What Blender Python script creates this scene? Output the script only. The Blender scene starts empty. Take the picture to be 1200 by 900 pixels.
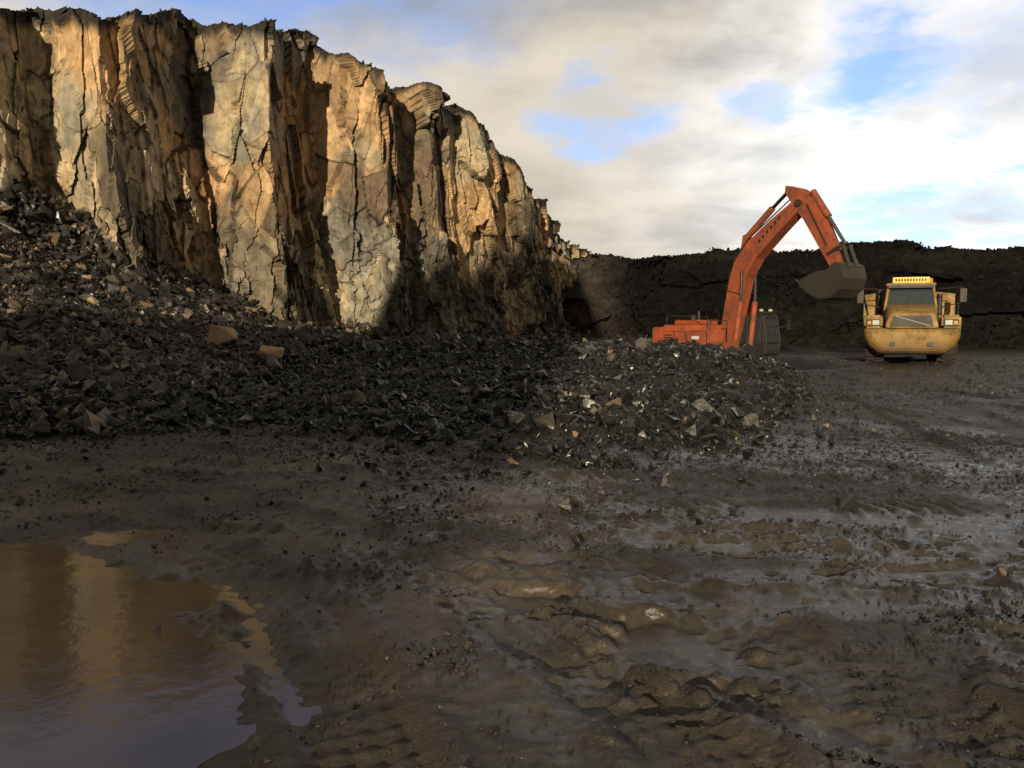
import bpy, bmesh, math, random
import numpy as np
from mathutils import Vector, Matrix
random.seed(7); rng=np.random.default_rng(11)
scene=bpy.context.scene
scene.view_settings.view_transform='Standard'
try: scene.view_settings.look='None'
except Exception: pass
scene.view_settings.exposure=0

# ---------------------------------------------------------------- noise tools
def _hash(ix,iy,iz,seed):
    ix=ix.astype(np.int64);iy=iy.astype(np.int64);iz=iz.astype(np.int64)
    h=(ix*374761393+iy*668265263+iz*2147483647%4294967296+seed*1274126177)&0xFFFFFFFF
    h=((h^(h>>13))*1274126177)&0xFFFFFFFF
    h=((h^(h>>16))*2246822519)&0xFFFFFFFF
    h=h^(h>>15)
    return (h&0xFFFFFF)/float(0xFFFFFF)
def vn2(x,y,seed=0):
    xi=np.floor(x);yi=np.floor(y);fx=x-xi;fy=y-yi
    fx=fx*fx*(3-2*fx);fy=fy*fy*(3-2*fy);z=np.zeros_like(xi)
    a=_hash(xi,yi,z,seed);b=_hash(xi+1,yi,z,seed);c=_hash(xi,yi+1,z,seed);d=_hash(xi+1,yi+1,z,seed)
    return (a*(1-fx)+b*fx)*(1-fy)+(c*(1-fx)+d*fx)*fy
def fbm(x,y,oct=4,seed=0,gain=.5):
    s=0;a=1;t=0
    for i in range(oct):
        s=s+a*vn2(x+i*17.3,y-i*9.1,seed+i);t+=a;a*=gain
        x,y=(x*.8+y*.6)*2.03,(y*.8-x*.6)*2.03
    return s/t
def sstep(a,b,x):
    t=np.clip((x-a)/(b-a),0,1);return t*t*(3-2*t)
def voronoi3(P,size,seed):
    Q=P/np.array(size);I=np.floor(Q)
    N=len(Q);f1=np.full(N,1e9);f2=np.full(N,1e9);best=np.zeros((N,3));cen=np.zeros((N,3))
    for dx in(-1,0,1):
        for dy in(-1,0,1):
            for dz in(-1,0,1):
                C=I+np.array([dx,dy,dz])
                j=np.stack([_hash(C[:,0],C[:,1],C[:,2],seed+k) for k in(1,2,3)],1)
                p=C+j;d=((p-Q)**2).sum(1)
                m=d<f1
                f2=np.where(m,f1,np.minimum(f2,d))
                f1=np.where(m,d,f1);best[m]=C[m];cen[m]=p[m]
    return best,cen*np.array(size),np.sqrt(f1),np.sqrt(f2)
def voronoi2(x,y,size,seed):
    qx=x/size;qy=y/size;ix=np.floor(qx);iy=np.floor(qy);z=np.zeros_like(ix)
    f1=np.full(len(x),1e9);r=np.zeros(len(x))
    for dx in(-1,0,1):
        for dy in(-1,0,1):
            cx=ix+dx;cy=iy+dy;h=_hash(cx,cy,z,seed);px=cx+h;py=cy+(h*977.)%1
            d=(px-qx)**2+(py-qy)**2;m=d<f1;f1=np.where(m,d,f1);r=np.where(m,(h*7919.)%1,r)
    return np.sqrt(f1),r
def cellrand(b,seed): return _hash(b[:,0],b[:,1],b[:,2],seed)

def mkmesh(name,V,F,mat,smooth=False,col=None,attrs=None):
    me=bpy.data.meshes.new(name)
    V=np.ascontiguousarray(V,dtype=np.float32);F=np.ascontiguousarray(F,dtype=np.int32);k=F.shape[1]
    me.vertices.add(len(V));me.vertices.foreach_set('co',V.ravel())
    me.loops.add(F.size);me.loops.foreach_set('vertex_index',F.ravel())
    me.polygons.add(len(F));me.polygons.foreach_set('loop_start',np.arange(0,F.size,k,dtype=np.int32))
    me.polygons.foreach_set('loop_total',np.full(len(F),k,dtype=np.int32))
    me.update(calc_edges=True)
    me.polygons.foreach_set('use_smooth',np.full(len(F),smooth))
    if col is not None:
        a=me.color_attributes.new('Col','FLOAT_COLOR','POINT')
        c=np.ones((len(V),4),dtype=np.float32);c[:,:3]=col;a.data.foreach_set('color',c.ravel())
    for n,v in (attrs or {}).items():
        a=me.attributes.new(n,'FLOAT','POINT');a.data.foreach_set('value',np.ascontiguousarray(v,dtype=np.float32))
    ob=bpy.data.objects.new(name,me);scene.collection.objects.link(ob)
    me.materials.append(mat);return ob
def gridfaces(nr,nc):
    i=np.arange(nr*nc).reshape(nr,nc)
    return np.stack([i[:-1,:-1],i[:-1,1:],i[1:,1:],i[1:,:-1]],-1).reshape(-1,4)

# ---------------------------------------------------------------- materials
def newmat(name):
    m=bpy.data.materials.new(name);m.use_nodes=True;nt=m.node_tree
    return m,nt,nt.nodes['Principled BSDF']
def N(nt,t,**kw):
    n=nt.nodes.new(t)
    for k,v in kw.items():
        if k.startswith('_'): setattr(n,k[1:],v)
        else: n.inputs[k].default_value=v
    return n
def mathn(nt,op,a,b=None,c=None):
    n=nt.nodes.new('ShaderNodeMath');n.operation=op
    for i,v in enumerate((a,b,c)):
        if v is None: continue
        if isinstance(v,(int,float)): n.inputs[i].default_value=v
        else: nt.links.new(v,n.inputs[i])
    return n.outputs[0]
def mixc(nt,fac,a,b,mode='MIX'):
    n=nt.nodes.new('ShaderNodeMix');n.data_type='RGBA';n.blend_type=mode
    for s,v in ((n.inputs[0],fac),(n.inputs[6],a),(n.inputs[7],b)):
        if isinstance(v,(int,float)): s.default_value=v
        elif isinstance(v,tuple): s.default_value=(*v[:3],1)
        else: nt.links.new(v,s)
    return n.outputs[2]
def maprange(nt,v,a,b,c=0,d=1,smooth=False):
    n=nt.nodes.new('ShaderNodeMapRange');nt.links.new(v,n.inputs[0])
    n.inputs[1].default_value=a;n.inputs[2].default_value=b;n.inputs[3].default_value=c;n.inputs[4].default_value=d
    if smooth:n.interpolation_type='SMOOTHSTEP'
    return n.outputs[0]
def noise(nt,scale,detail=6,rough=.6,vec=None,dist=0):
    n=N(nt,'ShaderNodeTexNoise');n.inputs['Scale'].default_value=scale;n.inputs['Detail'].default_value=detail
    n.inputs['Roughness'].default_value=rough;n.inputs['Distortion'].default_value=dist
    if vec is not None: nt.links.new(vec,n.inputs['Vector'])
    return n
def objco(nt): return N(nt,'ShaderNodeTexCoord').outputs['Object']
def bump(nt,bsdf,h,strength,dist):
    b=N(nt,'ShaderNodeBump');b.inputs['Strength'].default_value=strength;b.inputs['Distance'].default_value=dist
    nt.links.new(h,b.inputs['Height']);nt.links.new(b.outputs[0],bsdf.inputs['Normal'])

def rockmat(name,rough=(.45,.85),bs=.6,bd=.05,scale=3.,spec=.4,det=5):
    m,nt,b=newmat(name);co=objco(nt)
    at=N(nt,'ShaderNodeAttribute',_attribute_name='Col')
    n1=noise(nt,scale,det,.65,co)
    v=maprange(nt,n1.outputs[0],.3,.7,.55,1.35)
    c=mixc(nt,1.,at.outputs['Color'],v,'MULTIPLY')
    nt.links.new(c,b.inputs['Base Color'])
    nt.links.new(maprange(nt,n1.outputs[0],.35,.65,rough[1],rough[0]),b.inputs['Roughness'])
    b.inputs['Specular IOR Level'].default_value=spec
    bump(nt,b,n1.outputs[0],bs,bd);return m
M_cliff=rockmat('cliff_rock',(.6,.95),.6,.12,2.2,.25,7)
M_rub=rockmat('shale_rubble',(.22,.65),.5,.02,9.,.5,3)
M_clod=rockmat('mud_clod',(.4,.8),.6,.02,20.,.4,3)
M_spoil=rockmat('spoil_rock',(.8,1.),.8,.12,2.5,.06,4)

def groundmat():
    m,nt,b=newmat('wet_mud');co=objco(nt)
    at=N(nt,'ShaderNodeAttribute',_attribute_name='Col')
    wet=N(nt,'ShaderNodeAttribute',_attribute_name='wet').outputs['Fac']
    n1=noise(nt,1.3,5,.65,co);n2=noise(nt,19,6,.78,co)
    vv=mathn(nt,'MULTIPLY',maprange(nt,n1.outputs[0],.3,.7,.55,1.4),maprange(nt,n2.outputs[0],.3,.7,.55,1.45))
    c=mixc(nt,1.,at.outputs['Color'],vv,'MULTIPLY')
    nt.links.new(c,b.inputs['Base Color'])
    r=mathn(nt,'ADD',maprange(nt,n2.outputs[0],.35,.65,.70,.42),mathn(nt,'MULTIPLY',wet,-.46))
    r=mathn(nt,'MAXIMUM',r,.10)
    nt.links.new(r,b.inputs['Roughness']);b.inputs['Specular IOR Level'].default_value=.5
    bb=N(nt,'ShaderNodeBump');bb.inputs['Distance'].default_value=.05
    nt.links.new(maprange(nt,wet,0,1,1.,.30),bb.inputs['Strength'])
    nt.links.new(n2.outputs[0],bb.inputs['Height']);nt.links.new(bb.outputs[0],b.inputs['Normal']);return m
M_ground=groundmat()

def watermat():
    m,nt,b=newmat('muddy_water');co=objco(nt)
    n1=noise(nt,.9,3,.5,co,.6)
    nt.links.new(mixc(nt,maprange(nt,n1.outputs[0],.35,.65),(.11,.078,.045),(.18,.13,.075)),b.inputs['Base Color'])
    b.inputs['Roughness'].default_value=.12;b.inputs['IOR'].default_value=1.33
    n2=noise(nt,5,4,.55,co);bump(nt,b,n2.outputs[0],.35,.012);return m
M_water=watermat()

def paint(name,col,rough=.45,dirt=.5,dirtcol=(.06,.045,.03),metal=0.,low=None):
    m,nt,b=newmat(name);co=objco(nt)
    n1=noise(nt,1.7,6,.7,co);n2=noise(nt,14,4,.7,co)
    f=mathn(nt,'MULTIPLY',maprange(nt,n1.outputs[0],.36,.64),maprange(nt,n2.outputs[0],.25,.6,.4,1))
    f=mathn(nt,'MULTIPLY',f,dirt)
    if low:
        sx=N(nt,'ShaderNodeSeparateXYZ');nt.links.new(co,sx.inputs[0])
        g=maprange(nt,mathn(nt,'ADD',sx.outputs[2],mathn(nt,'MULTIPLY',n1.outputs[0],.8)),low[0],low[1],.85,0)
        f=mathn(nt,'MAXIMUM',f,g)
    nt.links.new(mixc(nt,f,col,dirtcol),b.inputs['Base Color'])
    nt.links.new(mathn(nt,'ADD',mathn(nt,'MULTIPLY',f,.4),rough),b.inputs['Roughness'])
    b.inputs['Metallic'].default_value=metal
    bump(nt,b,n2.outputs[0],.15,.01);return m
M_orange=paint('orange_paint',(.36,.078,.030),.5,.9,(.055,.034,.024),low=(1.6,3.2))
M_orange2=paint('orange_panel',(.44,.095,.035),.5,.75,(.06,.036,.025),low=(1.6,2.5))
M_yellow=paint('yellow_paint',(.33,.195,.036),.5,.9,(.05,.038,.026),low=(.9,1.75))
M_yel2=paint('sign_yellow',(.75,.5,.03),.4,.15)
M_black=paint('black_trim',(.014,.014,.015),.5,.4)
M_rubber=paint('tyre_rubber',(.02,.019,.018),.8,.7)
M_steel=paint('worn_steel',(.05,.048,.045),.45,.7,(.03,.025,.02),.3)
M_chrome=paint('cylinder_rod',(.5,.5,.5),.2,.1,metal=1.)
M_white=paint('white_decal',(.7,.7,.68),.5,.25)
def glassm():
    m,nt,b=newmat('window_glass');b.inputs['Base Color'].default_value=(.03,.04,.045,1)
    b.inputs['Roughness'].default_value=.05;b.inputs['Specular IOR Level'].default_value=.9;return m
M_glass=glassm()
def lampm():
    m,nt,b=newmat('lens');b.inputs['Base Color'].default_value=(.5,.5,.46,1);b.inputs['Roughness'].default_value=.15;return m
M_lens=lampm()
m,nt,b=newmat('amber_lens');b.inputs['Base Color'].default_value=(.7,.25,.02,1);b.inputs['Roughness'].default_value=.2;M_amber=m

# ---------------------------------------------------------------- terrain height
fx_=np.array([-60,-20,-7,-4.3,-1,1.4,2.9,5,7.5,9.7,11,12,16,60.])
fy_=np.array([13,12,11.5,12.4,10.6,10.0,10.8,14.0,20,26.5,34,46,50,52.])
def pilefront(x): return np.interp(x,fx_,fy_)
def pilemask(x,y):
    f=pilefront(x)+(fbm(x*.7,y*.7,4,5)-.5)*4.
    return sstep(0,1.8,y-f)
def hbase(x,y):
    z=(fbm(x*.25,y*.25,3,21)-.5)*.16
    z=z+.15*sstep(20,30,y)*sstep(8,13,x)+(fbm(x*.6,y*.6,3,25)-.5)*.16*sstep(12,18,y)
    pm=pilemask(x,y);d=y-pilefront(x)
    rise=.10*sstep(0,2.5,d)+.42*np.clip(d/16,0,1)
    lumps=(fbm(x*.4,y*.4,4,33)-.45)*.85*sstep(1.,6,d)
    z=z+pm*(rise+lumps*.7)+pm*(.42*np.exp(-((x-5.6)/3.5)**2-((y-25.5)/2.6)**2)+.45*np.exp(-((x+1.5)/5)**2-((y-30)/5)**2))
    tal=4.1*np.clip((-x-8.2)/9.5,0,1.4)**1.3*np.clip((y-11.8)/16.5,0,1.15)
    z=z+tal*(1+.35*(fbm(x*.3,y*.3,3,44)-.5))
    z=z+.45*sstep(-4.0,-8,x)*sstep(12,15.5,y)
    dip=sstep(29.5,32.,y)*sstep(3,6,x)*(1-sstep(12.3,13.3,x))*(1-sstep(40,46,y))
    z=z-dip*(1.55)
    return z
arcs=[(2,32.5,25,.62,.03,.2,1,1.6),(2,32.5,26.1,.62,.03,.2,-1,1.5),(2,32.5,23.6,.55,.022,.2,1,1.2),
      (-12,-2,11.6,.5,.025,.14,1,.6),(-12,-2,12.7,.5,.038,.14,-1,.6),(-12,-2,13.8,.45,.030,.14,1,.7),(-12,-2,15.0,.5,.030,.14,-1,.7),(-12,-2,16.6,.5,.025,.14,1,.6),
      (-30,6,38,.6,.025,.2,1,.6),(-34,-2,44.5,.6,.02,.2,1,.5),(30,-12,30,.6,.025,.18,1,.5),(30,-12,32.2,.6,.025,.18,-1,.5),(4,40,35.2,.5,.025,.16,1,.8),(4,40,34,.5,.025,.16,-1,.8),
      (67.3,2.4,60,.8,.08,.3,1,1),(67.3,2.4,62.1,.8,.08,.3,-1,1),(67.3,2.4,57.6,.8,.07,.3,1,1),(-28,2,47,.7,.05,.25,1,1),(60,30,50,.8,.07,.3,1,1),(60,30,52.2,.8,.07,.3,1,1)]
solid=(0,1,3,4,5,6,12,14,15,16)
def _fine(x,y):
    near=1-sstep(14,34,y);op=1-pilemask(x,y)
    wx=x+(fbm(x*2,y*2,3,401)-.5)*.35;wy=y+(fbm(x*2,y*2,3,402)-.5)*.35
    z=(fbm(x*1.1,y*1.1,4,61)-.5)*.055
    patch=sstep(.44,.68,fbm(x*.6,y*.6,4,71))
    ridg=1-np.abs(fbm(wx*3.1,wy*3.1,4,81,.65)-.5)*4
    z=z+(np.clip(ridg,-.5,1)-.2)*.013*(.3+.7*patch)
    v1,r1=voronoi2(wx,wy,.12,900);v2,r2=voronoi2(wx*1.02+y*.1,wy,.06,910)
    z=z+np.clip(.70-v1,0,1)*(r1>.5)*(.2+r1)*.050*(.10+.9*patch)
    z=z+np.clip(.7-v2,0,1)*(r2>.4)*(.3+r2)*.030*(.35+.65*patch)
    z=z*(.45+.55*near)
    br=sstep(.38,.54,fbm(x*.45+9,y*.45,3,99))
    tan=np.zeros_like(x)
    for i,(cx,cy,R,w,dep,per,sg,kk) in enumerate(arcs):
        r=np.hypot(x-cx,y-cy);d=r-R+(fbm(x*.4,y*.4,2,i+200)-.5)*.5+(fbm(x*4,y*4,2,i+230)-.5)*.06;s=np.arctan2(y-cy,x-cx)*R+(fbm(x*3,y*3,2,i+260)-.5)*.12
        ad=np.abs(d);ins=1-sstep(w/2-.05,w/2+.06,ad)
        lug=sstep(.35,.75,.5+.5*np.sin(2*np.pi*(s/per+sg*ad*1.3)))*sstep(.3,.6,fbm(x*2.3,y*2.3,3,i+300))
        k=.5+.5*br if i in solid else br
        gro=np.cos(2*np.pi*d/.13)*.006 if 2<i<8 else 0
        z=z*(1-.6*ins*k)+k*(ins*(-dep+lug*.020*kk+gro)+.020*np.exp(-((ad-w/2-.1)/.07)**2)*(2.2*fbm(x*7,y*7,2,i)-.3))
        tan=np.maximum(tan,ins*k*(.4+.6*lug))
    return z*op,tan*op
def fine(x,y):
    m=(y>0)&(y<42)&(np.abs(x)<.75*y+4);z=np.zeros_like(x);t=np.zeros_like(x)
    z[m],t[m]=_fine(x[m],y[m]);return z,t
def puddle(x,y):
    dx=x+3.2;dy=y-4.25
    e=np.sqrt(((dx*.80+dy*.60)/1.72)**2+((-dx*.60+dy*.80)/2.75)**2)+(fbm(x*1.3,y*1.3,4,7)-.5)*.7
    p=1-sstep(.6,1.25,e)
    t=np.clip((5.8-y)/2.6,-1,1.3);cx=.1+1.0*t
    q=np.exp(-((x-cx)/.75)**2)*sstep(6.6,5.4,y)*sstep(.40,.60,fbm(x*1.5+4,y*2.2,5,17,.6))
    q2=.8*np.exp(-((x-2.6)/2.2)**2-((y-6.6)/1.4)**2)*sstep(.45,.60,fbm(x*1.8+4,y*3.,5,18,.6))
    return p,np.clip(np.maximum(q*1.3,q2*1.3),0,1)
def relief(x,y):
    f,t=fine(x,y);p,q=puddle(x,y);z=hbase(x,y)+f-p*.15
    qq=q*(1-sstep(3.2,4.2,x))*sstep(-4,-3,x)*(1-sstep(7.2,8.,y))*.9
    return z*(1-qq)+(-.078+f*.55)*qq,t,p,q

ax=lambda *s: np.unique(np.round(np.concatenate(s),4))
gx_r=ax(np.arange(8,22,.10),np.arange(22,50,.5),np.geomspace(50,900,20))
gx=ax(-gx_r,np.arange(-8,8,.025),gx_r)
gy=ax(np.linspace(-900,-60,12),np.linspace(-50,2.,50),np.arange(2.,6,.018),np.arange(6,9,.025),np.arange(9,13,.04),np.arange(13,20,.08),np.arange(20,34,.11),np.arange(34,42,.2),np.arange(42,80,.5),np.geomspace(80,900,25))
X,Y=np.meshgrid(gx,gy);x=X.ravel();y=Y.ravel()
z,tan,p,q=relief(x,y);pm=pilemask(x,y)
z=z+pm*(fbm(x*3,y*3,4,301)-.5)*.3*(sstep(8,10,y))
brown=np.array([.046,.036,.026]);dark=np.array([.020,.018,.0165]);tanc=np.array([.115,.087,.056]);coal=np.array([.012,.0115,.011])
lr=sstep(2.5,-2.5,x+(fbm(x*.5,y*.5,3,311)-.5)*5)*sstep(13,8,y)
c=dark[None]*(1-lr[:,None])+brown[None]*lr[:,None]
c=c+(tanc-c)*(np.clip(tan*.22+lr*.45*sstep(.45,.65,fbm(x*.9,y*.9,4,321)),0,1))[:,None]
far=sstep(12,18,y)*sstep(.45,.62,fbm(x*.5+3,y*.35,4,361))
c=c+(np.array([.033,.0275,.0225])-c)*(far*.7)[:,None]
streak=sstep(.52,.62,fbm(x*.8+31,y*1.6,5,351,.6))*sstep(-2.5,.5,x)*sstep(8.5,5.5,y)
c=c+(np.array([.085,.074,.062])-c)*np.clip(streak*.35+q*.45,0,1)[:,None]
c=c+(coal-c)*pm[:,None]
wet=np.clip(sstep(.44,.58,fbm(x*.7+2,y*1.0,4,331))*sstep(-4,0,x)*.95*sstep(15,8,y)+sstep(.5,.6,fbm(x*.7+2,y*.9,4,335))*.5*sstep(20,10,y)+sstep(.56,.66,fbm(x*.5+2,y*.3,4,339))*.3+q+p,0,1)*(1-pm)
ground=mkmesh('ground',np.stack([x,y,z],1),gridfaces(len(gy),len(gx)),M_ground,True,c,{'wet':wet})
wx=np.linspace(-7,3.6,60);wy=np.linspace(.5,7.4,50);WX,WY=np.meshgrid(wx,wy)
mkmesh('puddle_water',np.stack([WX.ravel(),WY.ravel(),np.full(WX.size,-.085)],1),gridfaces(50,60),M_water,True)
# unseen hill added behind the viewer, crest shaped for its shadow, on the sun's side: it shades the foot of the far face
hx_=np.linspace(-120,90,190);hy_=np.linspace(-110,-14,90);HX,HY=np.meshgrid(hx_,hy_);hX=HX.ravel();hY=HY.ravel()
crest=np.interp(hX,[-120,-60,-45,-36,-30,-27,-24.5,-22,-20.0,-18.6,-17.,-12,-8,0,25,90],[6,7,8,11.5,18.5,26,30.5,33.5,29,16,11,9,8,7,6,5])
hz=np.maximum(crest-np.where(hY>-50,(hY+50)*.95,(-50-hY)*.35)+(fbm(hX*.15,hY*.15,4,900)-.5)*1.2,-.5)
mkmesh('added_shade_hill',np.stack([hX,hY,hz],1),gridfaces(90,190),M_spoil,False,np.tile(np.array([[.06,.055,.04]]),(len(hX),1)))

# ---------------------------------------------------------------- walls of rock
def wall(name,pts,step,nout,batter,mat,colfn,cells,zb=-1.5,warp=.7,back=(.25,.8,2,5,12,30,80),bpow=1.3,skew=.08,vert=.5,lat=.5,topn=.9):
    P=np.array(pts,float);seg=np.hypot(np.diff(P[:,0]),np.diff(P[:,1]));S=np.concatenate([[0],np.cumsum(seg)])
    ns=int(S[-1]/step);nz=int((P[:,2].max()-zb)/step)
    s=np.linspace(0,S[-1],ns);t=np.linspace(0,1,nz)
    SS,TT=np.meshgrid(s,t);ss=SS.ravel();tt=TT.ravel()
    top=np.interp(ss,S,P[:,2]);top=top+(fbm(ss*.5,ss*0,4,3)-.5)*topn
    zz=zb+tt*(top-zb)
    sw=ss+warp*2*(fbm(ss*.12,zz*.16,3,13)-.5)*sstep(0,3,ss)
    sw=np.clip(sw,0,S[-1])
    xx=np.interp(sw,S,P[:,0]);yy=np.interp(sw,S,P[:,1])
    no=np.array([nout[0],nout[1],0.]);no/=np.linalg.norm(no);ta=np.array([-no[1],no[0],0])
    b=batter*(1-tt)**bpow
    V=np.stack([xx+no[0]*b,yy+no[1]*b,zz],1)
    V0=V.copy();info=[];D=np.zeros_like(V)
    for k,(size,amp,tilt,msk) in enumerate(cells):
        Q=V0.copy();Q[:,0]+=skew*Q[:,2]*(1 if k%2 else -.5)
        Q+=(np.stack([fbm(V0[:,0]*.35+V0[:,1]*.35,V0[:,2]*.35,2,40+k+j) for j in range(3)],1)-.5)*np.array(size)*.35
        bst,cen,f1,f2=voronoi3(Q,size,100+k*10)
        r1=cellrand(bst,500+k)-.5;r2=cellrand(bst,600+k)-.5;g1=cellrand(bst,700+k)-.5;g2=cellrand(bst,800+k)-.5;g3=cellrand(bst,850+k)-.5
        dl=Q-cen
        off=r1*2*amp+tilt*2*(g1*(dl@ta)+g2*dl[:,2]*.7)
        w=msk(V0) if msk else 1.
        off=off*w
        D+=no*off[:,None]+ta*(r2*amp*w*lat)[:,None]
        D[:,2]+=g3*amp*w*vert*sstep(1.02,.97,tt)
        info.append((bst,f2-f1))
    V=V+D
    col=colfn(V0,info,ss,tt,top)
    rows=[V.reshape(nz,ns,3)];cr=[col.reshape(nz,ns,3)]
    last=rows[0][-1]
    for d in back:
        r=last.copy();r[:,:2]-=no[:2]*d;r[:,2]+=(fbm(r[:,0]*.8,r[:,1]*.8,3,9)-.5)*.5*min(d,1)-.02*d
        rows.append(r[None]);cr.append(np.tile(np.array([[.02,.018,.016]]),(ns,1))[None])
    V=np.concatenate(rows);col=np.concatenate(cr)
    ob=mkmesh(name,V.reshape(-1,3),gridfaces(V.shape[0],ns),mat,False,col.reshape(-1,3))
    return last,ob
cliff=[(-44,20,11.5),(-32,24,12),(-23.4,27,12.3),(-19.2,28.5,12.4),(-18.4,30,12.9),(-18.4,32.3,13.6),(-17.6,32.5,13.7),(-15.3,31.3,13.3),(-14.9,36.0,15.0),(-14.4,37.8,15.3),
 (-10.9,36.6,14.8),(-10.6,41.0,15.7),(-10.1,42,15.8),(-6.28,40.6,13.8),(-6.1,44.,14.3),(-4.14,44.8,14.1),(-3.7,47.6,14.3),(-2.,49,13.5),(-1.04,51,12.9),(.54,53,11.5),(2.4,59,9.3),(3.8,62,8.0),(7.15,69,7.3),(12,82,7.8),(22,100,8)]
def midmask(V):
    return .26+1.05*sstep(9.5,4.5,V[:,2]+(fbm(V[:,0]*.3+V[:,1]*.2,V[:,2]*.3,2,5)-.5)*8)
def midmask2(V):
    return .45+.75*sstep(10.,5,V[:,2]+(fbm(V[:,0]*.3+V[:,1]*.2,V[:,2]*.3,2,5)-.5)*8)
def ccol(V,info,ss,tt,top):
    x,y,z=V.T
    b0,e0=info[0];b1,e1=info[2];b2,e2=info[3];bA,eA=info[1]
    och=sstep(.51,.65,fbm(x*.22+y*.2,z*.25,4,51)+.07*(cellrand(b1,71)-.5)+.14*(cellrand(bA,79)-.5)+.11*sstep(7,13,z)-.10*sstep(0,3,x)-.12*sstep(8,2,z))
    tan=np.array([.43,.345,.22]);gr=np.array([.25,.235,.19]);orr=np.array([.48,.29,.13]);dk=np.array([.08,.074,.065])
    g=sstep(.36,.64,fbm(x*.5,z*.35+y*.3,4,53)+.08*sstep(4,10,z)+.14*(cellrand(bA,81)-.5))[:,None]
    c=gr*(1-g)+tan*g
    c=c+(orr-c)*(och*.65)[:,None]
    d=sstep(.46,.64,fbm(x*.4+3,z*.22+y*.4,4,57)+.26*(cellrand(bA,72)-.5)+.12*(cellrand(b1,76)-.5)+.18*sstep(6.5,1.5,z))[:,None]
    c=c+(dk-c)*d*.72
    t=(.80+.36*cellrand(b1,73))*(.88+.24*cellrand(b2,74))*(.72+.5*cellrand(bA,75));c=c*t[:,None]
    cr=sstep(0,.03,e1)*.3+.7;cr0=sstep(0,.025,eA)*.65+.35;crb=sstep(0,.016,e0)*.8+.2
    c=c*(cr*crb*cr0)[:,None]
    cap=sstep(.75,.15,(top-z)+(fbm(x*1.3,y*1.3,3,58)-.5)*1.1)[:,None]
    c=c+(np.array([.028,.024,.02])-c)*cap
    return c
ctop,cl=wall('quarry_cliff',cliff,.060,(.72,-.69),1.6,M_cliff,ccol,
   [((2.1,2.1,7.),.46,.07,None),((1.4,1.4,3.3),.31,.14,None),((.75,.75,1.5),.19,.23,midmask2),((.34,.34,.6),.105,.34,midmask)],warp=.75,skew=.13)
ridge=[(-3,68,6.0),(1.5,65,6.3),(6.1,62.5,6.7),(9,61,6.4),(12.4,60,7.),(18,57.5,6.9),(23.1,56,7.1),(27,55.5,7.2),(33.5,54,6.5),(45,51,6.),(62,44,6.5),(90,25,7),(110,-20,8)]
def rcol(V,info,ss,tt,top):
    x,y,z=V.T;b,e=info[1]
    g=sstep(.45,.7,fbm(x*.15,z*.6+y*.1,4,91))[:,None]
    c=np.array([.0058,.0055,.0055])*(1-g)+np.array([.011,.010,.009])*g
    w_=sstep(9.5,5,x+(fbm(y*.2,z*.4,3,95)-.5)*4)[:,None]
    c=c*(1-w_)+np.array([.048,.043,.037])*w_  # paler left end stands in for dust haze, put into the bank's colour
    return c*(.8+.4*cellrand(b,92))[:,None]
rtop,rd=wall('spoil_bank',ridge,.15,(-.25,-1),5.5,M_spoil,rcol,[((5.,5.,1.8),.45,.16,None),((.9,.9,.6),.07,.18,None)],warp=.9,bpow=1.,topn=1.1)

# ---------------------------------------------------------------- rocks
def rocktemplates(n,seed,flat=.55):
    out=[];r=random.Random(seed)
    for i in range(n):
        bm=bmesh.new()
        for k in range(r.randint(8,12)):
            v=Vector((r.uniform(-1,1),r.uniform(-1,1),r.uniform(-1,1)))
            v=v/max(abs(v.x),abs(v.y),abs(v.z))*r.uniform(.75,1.)
            bm.verts.new((v.x*.5,v.y*.36*r.uniform(.9,1.1),v.z*.5*flat))
        res=bmesh.ops.convex_hull(bm,input=bm.verts)
        dl=[g for g in res['geom_interior'] if isinstance(g,bmesh.types.BMVert)]
        if dl: bmesh.ops.delete(bm,geom=dl,context='VERTS')
        bmesh.ops.triangulate(bm,faces=bm.faces)
        bm.verts.index_update()
        out.append((np.array([v.co[:] for v in bm.verts]),np.array([[v.index for v in f.verts] for f in bm.faces])));bm.free()
    return out
TPL=rocktemplates(26,3)
def rotmats(n):
    q=rng.normal(size=(n,4));q/=np.linalg.norm(q,axis=1)[:,None];w,a,b,c=q.T
    return np.stack([np.stack([1-2*(b*b+c*c),2*(a*b-c*w),2*(a*c+b*w)],-1),np.stack([2*(a*b+c*w),1-2*(a*a+c*c),2*(b*c-a*w)],-1),np.stack([2*(a*c-b*w),2*(b*c+a*w),1-2*(a*a+b*b)],-1)],1)
def rocks(name,P,size,col,mat):
    n=len(P);R=rotmats(n);idx=rng.integers(0,len(TPL),n);Vs=[];Fs=[];Cs=[];o=0
    for k,(tv,tf) in enumerate(TPL):
        m=np.where(idx==k)[0]
        if not len(m): continue
        v=np.einsum('nij,vj->nvi',R[m],tv)*size[m][:,None,None]+P[m][:,None,:]
        f=tf[None]+(np.arange(len(m))*len(tv))[:,None,None]+o
        Vs.append(v.reshape(-1,3));Fs.append(f.reshape(-1,3));Cs.append(np.repeat(col[m],len(tv),0));o+=len(m)*len(tv)
    return mkmesh(name,np.concatenate(Vs),np.concatenate(Fs),mat,False,np.concatenate(Cs))
def rockcol(n,ptan,base=(.012,.0115,.0115)):
    r=rng.random(n)[:,None];c=np.array(base)*(.6+1.3*rng.random((n,1)))
    gy_=np.array([.07,.062,.052])*(.6+.8*rng.random((n,1)));tn=np.array([.22,.155,.095])*(.5+.7*rng.random((n,1)))
    c=np.where(r<ptan*2.5,gy_,c);return np.where(r<ptan,tn,c)
def sizes(n,med,sig,lo,hi): return np.clip(med*np.exp(rng.normal(size=n)*sig),lo,hi)
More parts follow.
